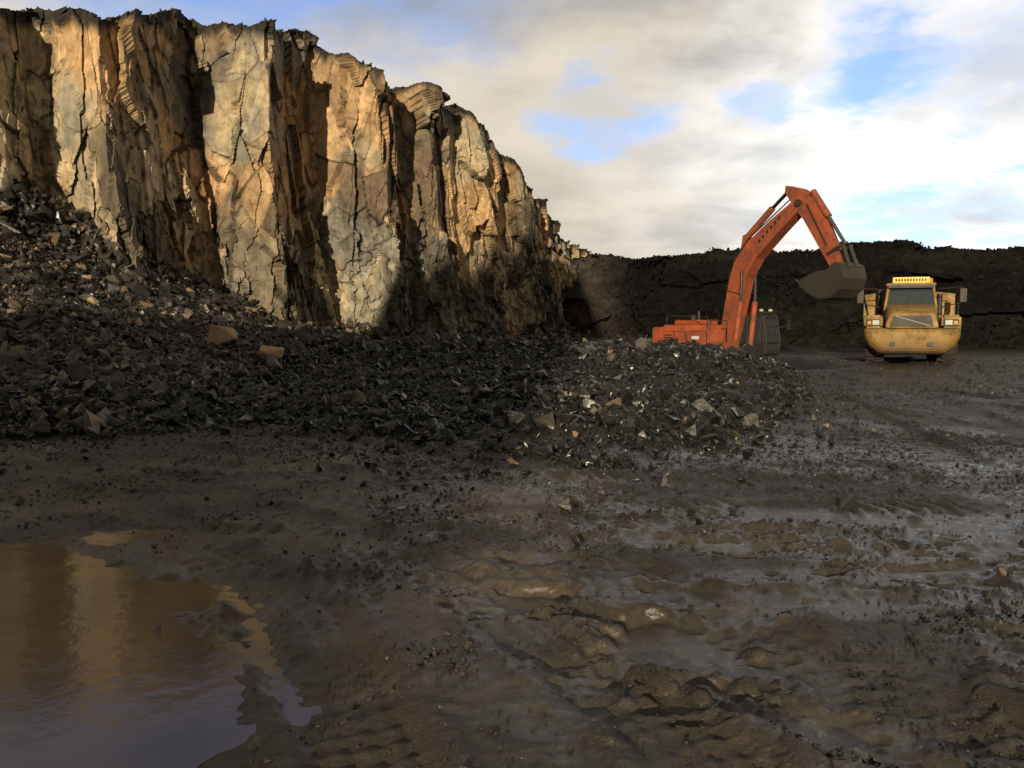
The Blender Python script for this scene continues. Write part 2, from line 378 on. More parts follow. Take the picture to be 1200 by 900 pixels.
def scatter(n,x0,x1,y0,y1,cond):
    xs=rng.uniform(x0,x1,n);ys=rng.uniform(y0,y1,n);k=cond(xs,ys);return xs[k],ys[k]
xs,ys=scatter(140000,-16,13,8.,33,lambda x,y:(rng.random(len(x))<pilemask(x,y))&(x>-.66*y-1)&(rng.random(len(x))<1.3-y/30))
s=sizes(len(xs),.070,.62,.03,.42)
zs=hbase(xs,ys)+s*.12+rng.random(len(xs))*.05
rocks('rubble_pile',np.stack([xs,ys,zs],1),s,rockcol(len(xs),.015,(.0095,.0092,.0092)),M_rub)
xs,ys=scatter(26000,-14,8,25,56,lambda x,y:(rng.random(len(x))<pilemask(x,y)))
s=sizes(len(xs),.17,.6,.07,.8)
rocks('far_rubble',np.stack([xs,ys,hbase(xs,ys)+s*.15],1),s,rockcol(len(xs),.02,(.013,.0125,.012)),M_rub)
xs,ys=scatter(60000,-26,-6,11,37,lambda x,y:(rng.random(len(x))<pilemask(x,y))&(x>-.68*y-3))
s=sizes(len(xs),.115,.6,.05,.62)
rocks('talus_slope',np.stack([xs,ys,hbase(xs,ys)+s*.12+.05],1),s,rockcol(len(xs),.09,(.024,.0215,.0185)),M_rub)
ci=rng.integers(0,len(ctop),10000);bp=ctop[ci].copy();o=rng.gamma(2.,.8,10000)+.9
bp[:,0]+=.72*o;bp[:,1]-=.69*o;hh=np.clip(1.7-o*.5,0,2)*vn2(bp[:,0]*.5,bp[:,1]*.5,5)
s=sizes(10000,.22,.6,.08,1.1)
rocks('cliff_foot_rubble',np.stack([bp[:,0],bp[:,1],hbase(bp[:,0],bp[:,1])+hh],1),s,rockcol(10000,.08,(.028,.026,.022)),M_rub)
ci=rng.integers(0,len(ctop),8000);bp=ctop[ci].copy();o=rng.gamma(1.2,.6,8000);bp[:,0]-=.72*o;bp[:,1]+=.69*o;bp[:,2]+=-.04+.06*rng.random(8000)
s=sizes(8000,.11,.5,.04,.4)
rocks('overburden_rubble',bp,s,rockcol(8000,.03,(.03,.027,.022)),M_spoil)
n=20000;ci=rng.integers(0,len(rtop),n);bp=rtop[ci].copy();t=np.where(rng.random(n)<.3,rng.normal(size=n)*.03,rng.random(n))
bp[:,0]-=.243*5.5*t*1.02;bp[:,1]-=.97*5.5*t*1.02;bp[:,2]=bp[:,2]-np.clip(t,0,1)*(bp[:,2]+1.5)-.02
bp[:,0]+=rng.normal(size=n)*.2
s=sizes(n,.14,.55,.06,.7)
rocks('bank_rubble',bp,s,rockcol(n,.002,(.009,.0082,.0076)),M_spoil)
# gravel and mud clods in the foreground
xs,ys=scatter(52000,-9,12,1.8,20,lambda x,y:(rng.random(len(x))<(1-pilemask(x,y))*(.06+.94*sstep(-3,3.,x)*sstep(.42,.64,fbm(x*.6,y*.6,3,777))))&(rng.random(len(x))<1.0-y/22)&(x<.66*y+1.5)&(x>-.66*y-1.5))
s=sizes(len(xs),.020,.55,.009,.12)
zr,tn_,p_,q_=relief(xs,ys);k=(p_<.4)&(q_<.35)&(rng.random(len(xs))>tn_*.6);xs,ys,zr,s=xs[k],ys[k],zr[k],s[k]
rocks('gravel',np.stack([xs,ys,zr+s*.08],1),s,rockcol(len(xs),.02,(.021,.019,.0175)),M_rub)
xs,ys=scatter(22000,4,26,13,38,lambda x,y:(rng.random(len(x))<(1-pilemask(x,y))*(.12+.88*sstep(.44,.6,fbm(x*.4,y*.4,4,797)))))
s=sizes(len(xs),.045,.5,.025,.2);zr,_,p_,q_=relief(xs,ys)
rocks('road_gravel',np.stack([xs,ys,zr+s*.08],1),s,rockcol(len(xs),.01,(.023,.020,.0175)),M_clod)
n=62000;yy_=2.2+(rng.random(n)**1.3)*11;xx_=rng.uniform(-.72,.72,n)*yy_
k=(rng.random(n)<(1-pilemask(xx_,yy_))*(.08+.92*sstep(.47,.64,fbm(xx_*1.1,yy_*1.1,4,787))));xs,ys=xx_[k],yy_[k]
s=sizes(len(xs),.016,.5,.008,.06)*(1+.06*ys)
zr,tn_,p_,q_=relief(xs,ys);k=(p_<.3)&(q_<.35)&(rng.random(len(xs))>tn_*.8);xs,ys,zr,s=xs[k],ys[k],zr[k],s[k]
lrr=sstep(2.5,-2.5,xs)[:,None];cc=(np.array([[.022,.0198,.018]])*(1-lrr)+np.array([[.050,.039,.028]])*lrr)*(.6+.8*rng.random((len(xs),1)))
rocks('mud_clods',np.stack([xs,ys,zr+s*.0],1),s,cc,M_clod)
xs,ys=scatter(16000,-9,13,6,27,lambda x,y:(np.abs(y-pilefront(x))<rng.gamma(1.5,1.,len(x))))
s=sizes(len(xs),.055,.6,.02,.3)
f_,_=fine(xs,ys)
rocks('loose_stones',np.stack([xs,ys,hbase(xs,ys)+f_+s*.12],1),s,rockcol(len(xs),.03,(.014,.0135,.013)),M_rub)
for (bx,by,bs,k,colr) in [(-8.0,22.5,1.05,0,(.42,.29,.18)),(-6.4,21.6,.85,5,(.44,.31,.18)),(-10.7,23.5,.5,8,(.4,.26,.15)),(-11.7,22.,.4,11,(.36,.25,.15)),(-3.2,15.2,.30,3,(.26,.19,.12)),(1.3,13.8,.26,9,(.2,.18,.15))]:
    tv,tf=TPL[k];bm=bmesh.new();vs=[bm.verts.new(v*np.array([1,1.1,1.5])) for v in tv]
    for f in tf: bm.faces.new([vs[i] for i in f])
    bmesh.ops.bevel(bm,geom=bm.edges[:],offset=.035,segments=1,affect='EDGES');bmesh.ops.recalc_face_normals(bm,faces=bm.faces)
    me=bpy.data.meshes.new('boulder');bm.to_mesh(me);bm.free()
    a=me.color_attributes.new('Col','FLOAT_COLOR','POINT');a.data.foreach_set('color',np.tile(np.array([*colr,1.],dtype=np.float32),len(me.vertices)))
    ob=bpy.data.objects.new('boulder',me);scene.collection.objects.link(ob);me.materials.append(M_cliff)
    ob.scale=(bs,)*3;ob.rotation_euler=(.3*k,.2,k*1.3);ob.location=(bx,by,float(hbase(np.array([bx]),np.array([by]))[0])+bs*.3)

# ---------------------------------------------------------------- machine parts
def fin(bm,name,mat,par,bevel=0,smooth=False):
    if bevel>0: bmesh.ops.bevel(bm,geom=bm.edges[:],offset=bevel,segments=2,affect='EDGES',clamp_overlap=True)
    bmesh.ops.recalc_face_normals(bm,faces=bm.faces)
    me=bpy.data.meshes.new(name);bm.to_mesh(me);bm.free();me.materials.append(mat)
    ob=bpy.data.objects.new(name,me);scene.collection.objects.link(ob);ob.parent=par;return ob
def box(name,a,b,mat,par,bevel=.03,rot=None):
    bm=bmesh.new();bmesh.ops.create_cube(bm,size=1)
    a=Vector(a);b=Vector(b);c=(a+b)/2;d=b-a
    for v in bm.verts:v.co=Vector((v.co.x*d.x,v.co.y*d.y,v.co.z*d.z))
    bev=min(bevel,min(abs(d.x),abs(d.y),abs(d.z))*.3)
    if bev>0:bmesh.ops.bevel(bm,geom=bm.edges[:],offset=bev,segments=2,affect='EDGES')
    if rot is not None:bmesh.ops.rotate(bm,verts=bm.verts,matrix=rot)
    for v in bm.verts:v.co+=c
    return fin(bm,name,mat,par)
def prism(name,pts,lo,hi,mat,par,axis='y',bevel=.02):
    bm=bmesh.new();A=[];B=[]
    for (u,v) in pts:
        if axis=='y':A.append(bm.verts.new((u,lo,v)));B.append(bm.verts.new((u,hi,v)))
        elif axis=='x':A.append(bm.verts.new((lo,u,v)));B.append(bm.verts.new((hi,u,v)))
        else:A.append(bm.verts.new((u,v,lo)));B.append(bm.verts.new((u,v,hi)))
    bm.faces.new(A);bm.faces.new(B[::-1]);n=len(A)
    for i in range(n):bm.faces.new((A[i],B[i],B[(i+1)%n],A[(i+1)%n]))
    return fin(bm,name,mat,par,bevel)
def rod(name,a,b,r,mat,par,seg=14,r2=None):
    a=Vector(a);b=Vector(b);bm=bmesh.new();L=(b-a).length
    bmesh.ops.create_cone(bm,cap_ends=True,segments=seg,radius1=r,radius2=r if r2 is None else r2,depth=L)
    q=(b-a).to_track_quat('Z','Y').to_matrix()
    bmesh.ops.rotate(bm,verts=bm.verts,matrix=q)
    for v in bm.verts:v.co+=(a+b)/2
    return fin(bm,name,mat,par)
def plate_shell(name,pts,th,lo,hi,mat,par):
    n=len(pts);inner=[]
    for i,(u,v) in enumerate(pts):
        a=Vector(pts[max(i-1,0)]);b=Vector(pts[min(i+1,n-1)]);d=(b-a).normalized();inner.append((u-d.y*th,v+d.x*th))
    return prism(name,list(pts)+inner[::-1],lo,hi,mat,par,'y',.005)

# ---- excavator (x forward, y left, z up)
ex=bpy.data.objects.new('excavator',None);scene.collection.objects.link(ex)
ex.location=(9.2,36.2,-1.05);ex.rotation_euler=(0,0,math.radians(-60))
for sy,nm in((-1,'right'),(1,'left')):
    yc=sy*1.35;st=[]
    for k in range(13):
        a=-math.pi/2+math.pi*k/12;st.append((2.1+.5*math.cos(a),.55+.5*math.sin(a)))
    for k in range(13):
        a=math.pi/2+math.pi*k/12;st.append((-2.1+.5*math.cos(a),.55+.5*math.sin(a)))
    prism('track_frame_'+nm,[(u*.93,(v-.55)*.8+.55) for u,v in st],yc-.2,yc+.2,M_black,ex)
    for k in range(44):
        t=k/44*(2*4.2+2*math.pi*.5)
        if t<4.2:px,pz,an=-2.1+t,.05,0
        elif t<4.2+math.pi*.5:
            a=-math.pi/2+(t-4.2)/.5;px,pz,an=2.1+.5*math.cos(a),.55+.5*math.sin(a),a+math.pi/2
        elif t<8.4+math.pi*.5:px,pz,an=2.1-(t-4.2-math.pi*.5),1.05,0
        else:
            a=math.pi/2+(t-8.4-math.pi*.5)/.5;px,pz,an=-2.1+.5*math.cos(a),.55+.5*math.sin(a),a+math.pi/2
        box('track_pad_%s_%d'%(nm,k),(px-.11,yc-.3,pz-.035),(px+.11,yc+.3,pz+.035),M_steel,ex,.01,Matrix.Rotation(-an,3,'Y'))
    for xx in(-2.1,2.1):rod('sprocket_%s_%d'%(nm,int(xx)),(xx,yc-.24,.55),(xx,yc+.24,.55),.42,M_black,ex,20)
box('undercarriage',(-1.3,-1.1,.5),(1.3,1.1,1.0),M_black,ex)
rod('slew_ring',(0,0,.95),(0,0,1.32),.85,M_black,ex,28)
box('deck',(-2.7,-1.5,1.28),(1.9,1.5,1.52),M_black,ex,.04)
cw=[(-2.2,-1.5),(-2.95,-1.42),(-3.25,-1.0),(-3.38,0),(-3.25,1.0),(-2.95,1.42),(-2.2,1.5)]
prism('counterweight',cw,1.22,2.62,M_orange2,ex,'z',.07)
box('engine_hood',(-2.198,-1.47,1.523),(-.55,1.47,2.72),M_orange2,ex,.07)
box('hood_bulge',(-2.0,-.95,2.70),(-.75,.6,2.95),M_orange,ex,.06)
box('fuel_tank',(-.545,-1.48,1.523),(.75,-.52,2.5),M_orange2,ex,.06)
box('tool_box',(.755,-1.46,1.523),(1.75,-.6,2.02),M_orange,ex,.05)
box('left_side_box',(-.545,.55,1.523),(.05,1.47,2.5),M_orange,ex,.05)
for i,(a,b) in enumerate([(-2.1,-1.4),(-1.33,-.62),(-.48,.68)]):
    box('door_gap_%d'%i,(a-.025,-1.488,1.60),(b+.025,-1.46,2.44),M_black,ex,0)
    box('side_door_%d'%i,(a,-1.505,1.62),(b,-1.465,2.42),M_orange2,ex,.012)
    for k in range(5 if i<1 else 0):
        box('louvre_%d_%d'%(i,k),(a+.1,-1.52,1.8+k*.11),(b-.1,-1.495,1.85+k*.11),M_black,ex,.004)
box('side_stripe',(-2.2,-1.50,1.545),(.7,-1.482,1.6),M_black,ex,.003)
box('number_decal',(-.2,-1.516,2.1),(.25,-1.498,2.24),M_white,ex,.003)
rod('exhaust',(-1.6,.2,2.9),(-1.6,.2,3.35),.07,M_black,ex)
rod('air_cleaner',(-1.1,-.6,2.9),(-1.1,-.6,3.15),.12,M_black,ex)
def rail(par,name,pts,r=.02,mat=M_black):
    for i in range(len(pts)-1):rod(name+'_%d'%i,pts[i],pts[i+1],r,mat,par,8)
rail(ex,'handrail_right',[(-2.0,-1.35,2.7),(-2.0,-1.35,3.15),(.6,-1.35,3.05),(.6,-1.35,2.45)])
rail(ex,'front_rail',[(1.7,-1.3,2.0),(1.7,-1.3,2.9),(.7,-1.3,2.9),(.7,-1.3,2.45)])
cp=[(.12,1.5),(2.0,1.5),(2.08,2.0),(1.86,3.08),(1.6,3.2),(.2,3.2),(.12,3.0)]
prism('cab_glazing',[(u*.97+.03,v*.985+.02) for u,v in cp],.62,1.42,M_glass,ex,'y',.02)
for yy,nm in((.58,'in'),(1.38,'out')):
    for k in range(len(cp)):
        a=cp[k];b=cp[(k+1)%len(cp)]
        rod('cab_frame_%s_%d'%(nm,k),(a[0],yy+.035,a[1]),(b[0],yy+.035,b[1]),.055,M_black,ex,8)
for k,(u,v) in enumerate([(2.0,1.5),(2.08,2.0),(1.86,3.08),(1.6,3.2),(.12,3.0)]):
    rod('cab_cross_%d'%k,(u,.6,v),(u,1.42,v),.05,M_black,ex,8)
rod('cab_pillar_out',(.95,1.43,1.5),(.95,1.43,3.2),.05,M_black,ex,8);rod('cab_pillar_in',(.95,.61,1.5),(.95,.61,3.2),.05,M_black,ex,8)
box('cab_roof',(.15,.56,3.2),(1.72,1.46,3.29),M_black,ex,.03)
box('cab_lower_door',(.2,1.425,1.52),(1.9,1.46,1.95),M_black,ex,.01)
box('cab_lower_inner',(.2,.575,1.52),(1.9,.61,1.95),M_black,ex,.01)
box('cab_lower_front',(2.0,.62,1.5),(2.09,1.42,1.66),M_black,ex,.01)
for k in range(5):rod('cab_guard_%d'%k,(2.14,.68+k*.17,1.98),(1.93,.68+k*.17,3.05),.012,M_black,ex,6)
for k in range(4):
    t_=k/3;rod('cab_guard_h_%d'%k,(2.13-.2*t_,.64,2.0+1.0*t_),(2.13-.2*t_,1.4,2.0+1.0*t_),.012,M_black,ex,6)
rail(ex,'mirror_arm',[(1.9,1.45,2.6),(2.25,1.75,2.7)],.015);box('mirror',(2.2,1.68,2.5),(2.24,1.9,2.95),M_black,ex,.01)
box('roof_lamp_0',(1.6,.66,3.3),(1.7,.8,3.4),M_lens,ex,.01);box('roof_lamp_1',(1.6,1.2,3.3),(1.7,1.34,3.4),M_lens,ex,.01)
ba=bpy.data.objects.new('boom_assembly',None);scene.collection.objects.link(ba);ba.parent=ex;ba.scale=(.97,1,.915);ba.location=(0,0,.14)
boom=[(.15,1.7),(.55,1.5),(.85,1.75),(1.30,3.4),(1.68,4.95),(2.25,5.85),(3.4,6.82),(4.62,7.78),(4.66,8.12),(4.35,8.24),(3.0,7.42),(1.75,6.6),(1.0,5.75),(.68,4.6),(.38,3.1)]
prism('boom',boom,-.27,.27,M_orange,ba,'y',.025)
for sy in(-1,1):
    prism('boom_pad_%d'%(sy+1),[(1.05,5.6),(1.6,5.3),(2.15,5.98),(1.8,6.45)],sy*.285-.013,sy*.285+.013,M_orange,ba,'y',.003)
    prism('boom_weld_a_%d'%(sy+1),[(.66,4.4),(1.50,4.2),(1.52,4.24),(.68,4.44)],sy*.275-.008,sy*.275+.008,M_black,ba,'y',0)
    for j in range(6):
        u0=2.45+j*.21;v0=6.47+j*.182;prism('boom_letter_%d_%d'%(sy+1,j),[(u0,v0),(u0+.09,v0+.08),(u0+.03,v0+.21),(u0-.06,v0+.13)],sy*.275-.006,sy*.275+.006,M_black,ba,'y',0)
rod('boom_foot_pin',(.42,-.42,1.75),(.42,.42,1.75),.14,M_steel,ba)
rod('boom_nose_pin',(4.5,-.36,8.0),(4.5,.36,8.0),.15,M_steel,ba)
for sy in(-1,1):
    rod('boom_cylinder_%d'%(sy+1),(1.35,sy*.45,1.7),(1.62,sy*.42,3.9),.12,M_orange,ba)
    rod('boom_cylinder_rod_%d'%(sy+1),(1.62,sy*.42,3.9),(1.64,sy*.40,5.35),.06,M_steel,ba)
    rod('boom_hose_%d'%(sy+1),(.42,sy*.2,3.2),(.75,sy*.2,5.3),.035,M_black,ba,8)
    rod('boom_hose_up_%d'%(sy+1),(.95,sy*.2,5.85),(1.75,sy*.2,6.72),.035,M_black,ba,8)
    rod('boom_hose_top_%d'%(sy+1),(1.75,sy*.2,6.72),(4.2,sy*.2,8.35),.03,M_black,ba,8)
rod('arm_cylinder',(1.5,0,6.85),(2.9,0,8.0),.14,M_orange,ba);rod('arm_cylinder_rod',(2.9,0,8.0),(3.85,0,8.72),.08,M_chrome,ba)
prism('arm_cylinder_lug',[(1.2,6.1),(1.8,6.55),(1.6,7.0),(1.35,6.95)],-.12,.12,M_orange,ba,'y',.01)
arm=[(3.75,8.85),(3.72,8.55),(4.3,7.75),(4.7,7.3),(6.0,5.25),(6.3,4.95),(6.52,5.12),(6.35,5.6),(5.55,7.35),(5.1,8.1),(4.5,8.6)]
prism('dipper_arm',arm,-.235,.235,M_orange,ba,'y',.025)
rod('bucket_cylinder',(4.95,0,8.45),(5.75,0,7.3),.13,M_orange,ba);rod('bucket_cylinder_rod',(5.75,0,7.3),(6.55,0,6.1),.07,M_chrome,ba)
for sy in(-1,1):
    rod('arm_hose_%d'%(sy+1),(4.9,sy*.27,7.9),(5.9,sy*.27,6.1),.03,M_black,ba,8)
    rod('rocker_%d'%(sy+1),(6.0,sy*.29,5.75),(6.6,sy*.29,6.05),.07,M_steel,ba,8)
    rod('link_%d'%(sy+1),(6.6,sy*.2,6.05),(6.95,sy*.2,5.15),.07,M_steel,ba,8)
bk=[(6.55,5.3),(6.85,5.2),(6.97,4.7),(6.83,4.3),(6.45,3.98),(5.95,3.92),(5.5,4.1),(4.95,4.52)]
plate_shell('bucket_shell',bk,.06,-.66,.66,M_steel,ba)
for yy in(-.71,.66):prism('bucket_side_%d'%int(yy*10),bk+[(5.1,4.75),(5.8,5.02),(6.3,5.05)],yy,yy+.05,M_steel,ba,'y',.008)
for k in range(5):
    yy=-.58+k*.29;prism('tooth_%d'%k,[(5.12,4.37),(5.08,4.53),(4.7,4.76)],yy-.06,yy+.06,M_steel,ba,'y',.01)
for yy in(-.3,.25):prism('bucket_ear_%d'%int(yy*10),[(6.1,4.9),(6.88,5.0),(6.92,5.3),(6.2,5.3)],yy,yy+.05,M_steel,ba,'y',.008)
for k in range(3):plate_shell('wear_strip_%d'%k,[(u+.03*(u-6.2),v-.03) for u,v in bk[3:7]],.02,-.55+k*.45,-.4+k*.45,M_steel,ba)
hx=[(5.25,4.6),(5.6,4.9),(6.1,5.0),(6.5,4.9),(6.8,4.6),(6.6,4.25),(5.9,4.1)]
prism('bucket_load',hx,-.64,.64,M_rubber,ba,'y',.06)

# ---- articulated dump truck (front = -y)
tk=bpy.data.objects.new('dump_truck',None);scene.collection.objects.link(tk)
tk.location=(16.0,33.0,.08);tk.rotation_euler=(0,0,math.radians(-24))
def wheel(nm,xc,yc,r=.93,w=.72):
    sx=1 if xc>0 else -1
    bm=bmesh.new();prof=[(r*.52,-w/2),(r*.9,-w/2),(r*.97,-w/2+.08),(r,-w/2+.16),(r,w/2-.16),(r*.97,w/2-.08),(r*.9,w/2),(r*.52,w/2)];n=36;rings=[]
    for k in range(n):
        a=2*math.pi*k/n;rings.append([bm.verts.new((u,q*math.cos(a),q*math.sin(a))) for q,u in prof])
    for k in range(n):
        A=rings[k];B=rings[(k+1)%n]
        for j in range(len(prof)):bm.faces.new((A[j],B[j],B[(j+1)%len(prof)],A[(j+1)%len(prof)]))
    for k in range(28):
        for s_ in(-1,1):
            a=2*math.pi*(k+.25*s_)/28
            mt=Matrix.Translation((s_*w*.25,(r+.01)*math.cos(a),(r+.01)*math.sin(a)))@Matrix.Rotation(a,4,'X')@Matrix.Rotation(.3*s_,4,'Y')@Matrix.Diagonal((w*.46,.09,.07,1))
            bmesh.ops.create_cube(bm,size=1,matrix=mt)
    for v in bm.verts:v.co+=Vector((xc,yc,r))
    fin(bm,'tyre_'+nm,M_rubber,tk)
    rod('rim_'+nm,(xc-w*.38,yc,r),(xc+w*.38,yc,r),r*.53,M_yellow,tk,24)
    rod('hub_'+nm,(xc+sx*w*.38,yc,r),(xc+sx*w*.5,yc,r),r*.22,M_steel,tk,16)
for nm,yy in(('front',0),('mid',4.0),('rear',5.9)):
    wheel(nm+'_right',-1.28,yy);wheel(nm+'_left',1.28,yy)
def loftx(name,secs,mat,bevel=.03):
    bm=bmesh.new();R=[[bm.verts.new(p) for p in s] for s in secs];n=len(secs[0])
    for i in range(len(R)-1):
        for j in range(n):bm.faces.new((R[i][j],R[i][(j+1)%n],R[i+1][(j+1)%n],R[i+1][j]))
    bm.faces.new(R[0]);bm.faces.new(R[-1][::-1]);return fin(bm,name,mat,tk,bevel)
def U(y,s=1,dz=0,zt=1.48):
    return [(-1.70*s,y,zt),(-1.68*s,y,1.12+dz),(-1.50*s,y,.74+dz),(-1.15*s,y,.45+dz),(1.15*s,y,.45+dz),(1.50*s,y,.74+dz),(1.68*s,y,1.12+dz),(1.70*s,y,zt)]
loftx('front_guard',[U(-1.80,.86,.20,1.38),U(-1.68,.95,.08,1.45),U(-1.4,1.,0),U(-.99,1.,.0)],M_yellow,.04)
box('guard_seam',(-1.35,-1.745,1.30),(1.35,-1.70,1.325),M_black,tk,0)
box('tow_hook_left',(.55,-1.88,.78),(.75,-1.7,.94),M_black,tk,.02);box('tow_hook_right',(-.75,-1.88,.78),(-.55,-1.7,.94),M_black,tk,.02)
for sx,nm in((-1,'right'),(1,'left')):
    a=(sx*1.02,-1.62,1.483);b=(sx*1.68,-.7,1.98)
    box('headlight_pod_'+nm,(min(a[0],b[0]),a[1],a[2]),(max(a[0],b[0]),b[1],b[2]),M_yellow,tk,.09)
    box('headlight_rim_'+nm,(min(sx*1.10,sx*1.60),-1.635,1.56),(max(sx*1.10,sx*1.60),-1.60,1.82),M_black,tk,.01)
    box('headlight_'+nm,(min(sx*1.14,sx*1.38),-1.650,1.60),(max(sx*1.14,sx*1.38),-1.62,1.78),M_lens,tk,.01)
    box('indicator_'+nm,(min(sx*1.43,sx*1.56),-1.648,1.62),(max(sx*1.43,sx*1.56),-1.62,1.74),M_amber,tk,.01)
    f=[]
    for k in range(9):
        a=math.radians(160-140*k/8);f.append((1.12*math.cos(a)*-1,.93+1.06*math.sin(a)))
    f2=[(u*.94,(v-.93)*.93+.93) for u,v in f]
    prism('fender_'+nm,f+f2[::-1],min(sx*.98,sx*1.72),max(sx*.98,sx*1.72),M_yellow,tk,'x',.01)
    box('step_'+nm,(min(sx*1.2,sx*1.7),1.1,.75),(max(sx*1.2,sx*1.7),1.9,.82),M_black,tk,.01)
    box('side_tank_'+nm,(min(sx*.9,sx*1.6),1.15,1.0),(max(sx*.9,sx*1.6),2.3,1.75),M_yellow,tk,.05)
    rail(tk,'mirror_arm_'+nm,[(sx*1.0,.9,3.05),(sx*1.85,.5,3.1),(sx*1.85,.5,2.5),(sx*1.1,.8,2.3)],.02)
    box('mirror_'+nm,(min(sx*1.76,sx*2.0),.44,2.5),(max(sx*1.76,sx*2.0),.5,3.05),M_black,tk,.02)
    rail(tk,'hand_rail_'+nm,[(sx*1.6,-1.0,1.9),(sx*1.6,-1.0,2.4),(sx*1.6,.4,2.45),(sx*1.6,.4,1.95)],.018)
def sec(y,w0,w1,z0,z1):return[(-w0,y,z0),(-w1,y,z1-.1),(-w1*.88,y,z1),(w1*.88,y,z1),(w1,y,z1-.1),(w0,y,z0)]
loftx('hood',[sec(-1.72,.93,.78,1.49,2.02),sec(-1.35,.95,.86,1.49,2.22),sec(.55,.98,.92,1.49,2.42)],M_yellow,.04)
prism('grille',[(-.76,1.54),(.76,1.54),(.66,1.95),(-.66,1.95)],-1.745,-1.69,M_black,tk,'y',.008)
for k in range(5):box('grille_slat_%d'%k,(-.66,-1.757,1.58+k*.07),(.66,-1.742,1.595+k*.07),M_black,tk,.003)
prism('grille_diagonal_bar',[(-.60,1.94),(-.54,1.94),(.66,1.56),(.60,1.56)],-1.775,-1.758,M_lens,tk,'y',.005)
loftx('cab_body',[[(-.98,.56,1.5),(-.98,.56,2.36),(.98,.56,2.36),(.98,.56,1.5)],[(-.98,2.1,1.5),(-.98,2.1,2.36),(.98,2.1,2.36),(.98,2.1,1.5)]],M_yellow,.03)
loftx('cab_glass',[[(-.90,.60,2.365),(-.80,.80,3.16),(.80,.80,3.16),(.90,.60,2.365)],[(-.92,2.05,2.365),(-.84,2.0,3.16),(.84,2.0,3.16),(.92,2.05,2.365)]],M_glass,.02)
for sx in(-1,1):
    rod('a_pillar_%d'%(sx+1),(sx*.93,.57,2.34),(sx*.82,.78,3.2),.055,M_yellow,tk,8)
    rod('b_pillar_%d'%(sx+1),(sx*.96,1.35,2.34),(sx*.86,1.35,3.2),.05,M_yellow,tk,8)
    rod('c_pillar_%d'%(sx+1),(sx*.95,2.07,2.34),(sx*.86,2.02,3.2),.07,M_yellow,tk,8)
    rod('wiper_%d'%(sx+1),(sx*.25,.55,2.38),(sx*.25+.3,.68,2.85),.012,M_black,tk,6)
box('cab_roof',(-.92,.62,3.18),(.92,2.12,3.30),M_yellow,tk,.05)
box('sun_visor',(-.84,.52,3.10),(.84,.64,3.22),M_black,tk,.02)
box('roof_sign',(-.68,.66,3.30),(.68,.74,3.54),M_yel2,tk,.015)
for k in range(11):box('sign_letter_%d'%k,(-.58+k*.108,.652,3.37),(-.52+k*.108,.662,3.47),M_black,tk,0)
rod('beacon',(.75,1.2,3.3),(.75,1.2,3.5),.07,M_amber,tk)
rod('exhaust_stack',(-1.15,2.2,1.6),(-1.15,2.2,3.1),.09,M_black,tk);rod('intake_stack',(1.15,2.2,1.6),(1.15,2.2,2.9),.11,M_black,tk)
box('front_frame',(-.5,-1.0,.75),(.5,2.6,1.2),M_black,tk);box('rear_frame',(-.45,2.8,.8),(.45,7.0,1.3),M_black,tk)
rod('articulation',(0,2.7,.6),(0,2.7,1.5),.3,M_black,tk);rod('front_axle',(-1.0,0,.93),(1.0,0,.93),.16,M_black,tk)
def D(y,k=1,zt=2.85):return[(-1.0,y,1.32),(-1.45,y,1.62),(-1.75*k,y,zt),(-1.68*k,y,zt),(-1.38,y,1.7),(-.95,y,1.42),(.95,y,1.42),(1.38,y,1.7),(1.68*k,y,zt),(1.75*k,y,zt),(1.45,y,1.62),(1.0,y,1.32)]
loftx('dump_body',[D(2.75,1),D(5,1,2.85),D(8.1,1,2.6)],M_yellow,.01)
prism('headboard',[(-1.0,1.33),(-1.46,1.62),(-1.77,2.9),(-1.2,2.98),(1.2,2.98),(1.77,2.9),(1.46,1.62),(1.0,1.33)],2.60,2.748,M_yellow,tk,'y',.02)
for sx in(-1,1):
    for k in range(5):box('body_rib_%d_%d'%(sx+1,k),(min(sx*1.62,sx*1.78),3.0+k*1.1,1.7),(max(sx*1.62,sx*1.78),3.15+k*1.1,2.75),M_yellow,tk,.01)
    rod('tipping_cylinder_%d'%(sx+1),(sx*.75,3.2,1.0),(sx*.9,4.6,1.5),.1,M_steel,tk)
lx=np.linspace(-1.5,1.5,40);ly=np.linspace(2.8,7.8,60);LX,LY=np.meshgrid(lx,ly)
LZ=1.9+.95*np.clip(1-(LX/1.6)**2,0,1)*np.clip(1-((LY-5)/3.)**2,0,1)+(fbm(LX*3,LY*3,3,8)-.5)*.35
ob=mkmesh('load',np.stack([LX.ravel(),LY.ravel(),LZ.ravel()],1),gridfaces(60,40),M_rub,False,np.tile(np.array([[.03,.027,.025]]),(LX.size,1)));ob.parent=tk

# ---------------------------------------------------------------- light and sky
sv=Vector((-.23,-.973,0)).normalized();el=math.radians(13)
S=Vector((sv.x*math.cos(el),sv.y*math.cos(el),math.sin(el)))
ld=bpy.data.lights.new('sun','SUN');ld.energy=5;ld.angle=math.radians(.5);ld.color=(1.,.82,.56)
lo=bpy.data.objects.new('sun',ld);scene.collection.objects.link(lo);lo.rotation_euler=S.to_track_quat('Z','Y').to_euler();lo.location=(-20,-20,30)
w=bpy.data.worlds.new('World');scene.world=w;w.use_nodes=True;nt=w.node_tree;bg=nt.nodes['Background']
sky=N(nt,'ShaderNodeTexSky');sky.sky_type='NISHITA';sky.sun_disc=False;sky.sun_elevation=el;sky.sun_rotation=math.atan2(S.x,S.y)%(2*math.pi)
co=N(nt,'ShaderNodeTexCoord').outputs['Generated']
sx=N(nt,'ShaderNodeSeparateXYZ');nt.links.new(co,sx.inputs[0])
zz=mathn(nt,'ADD',mathn(nt,'MAXIMUM',sx.outputs[2],0),.20)
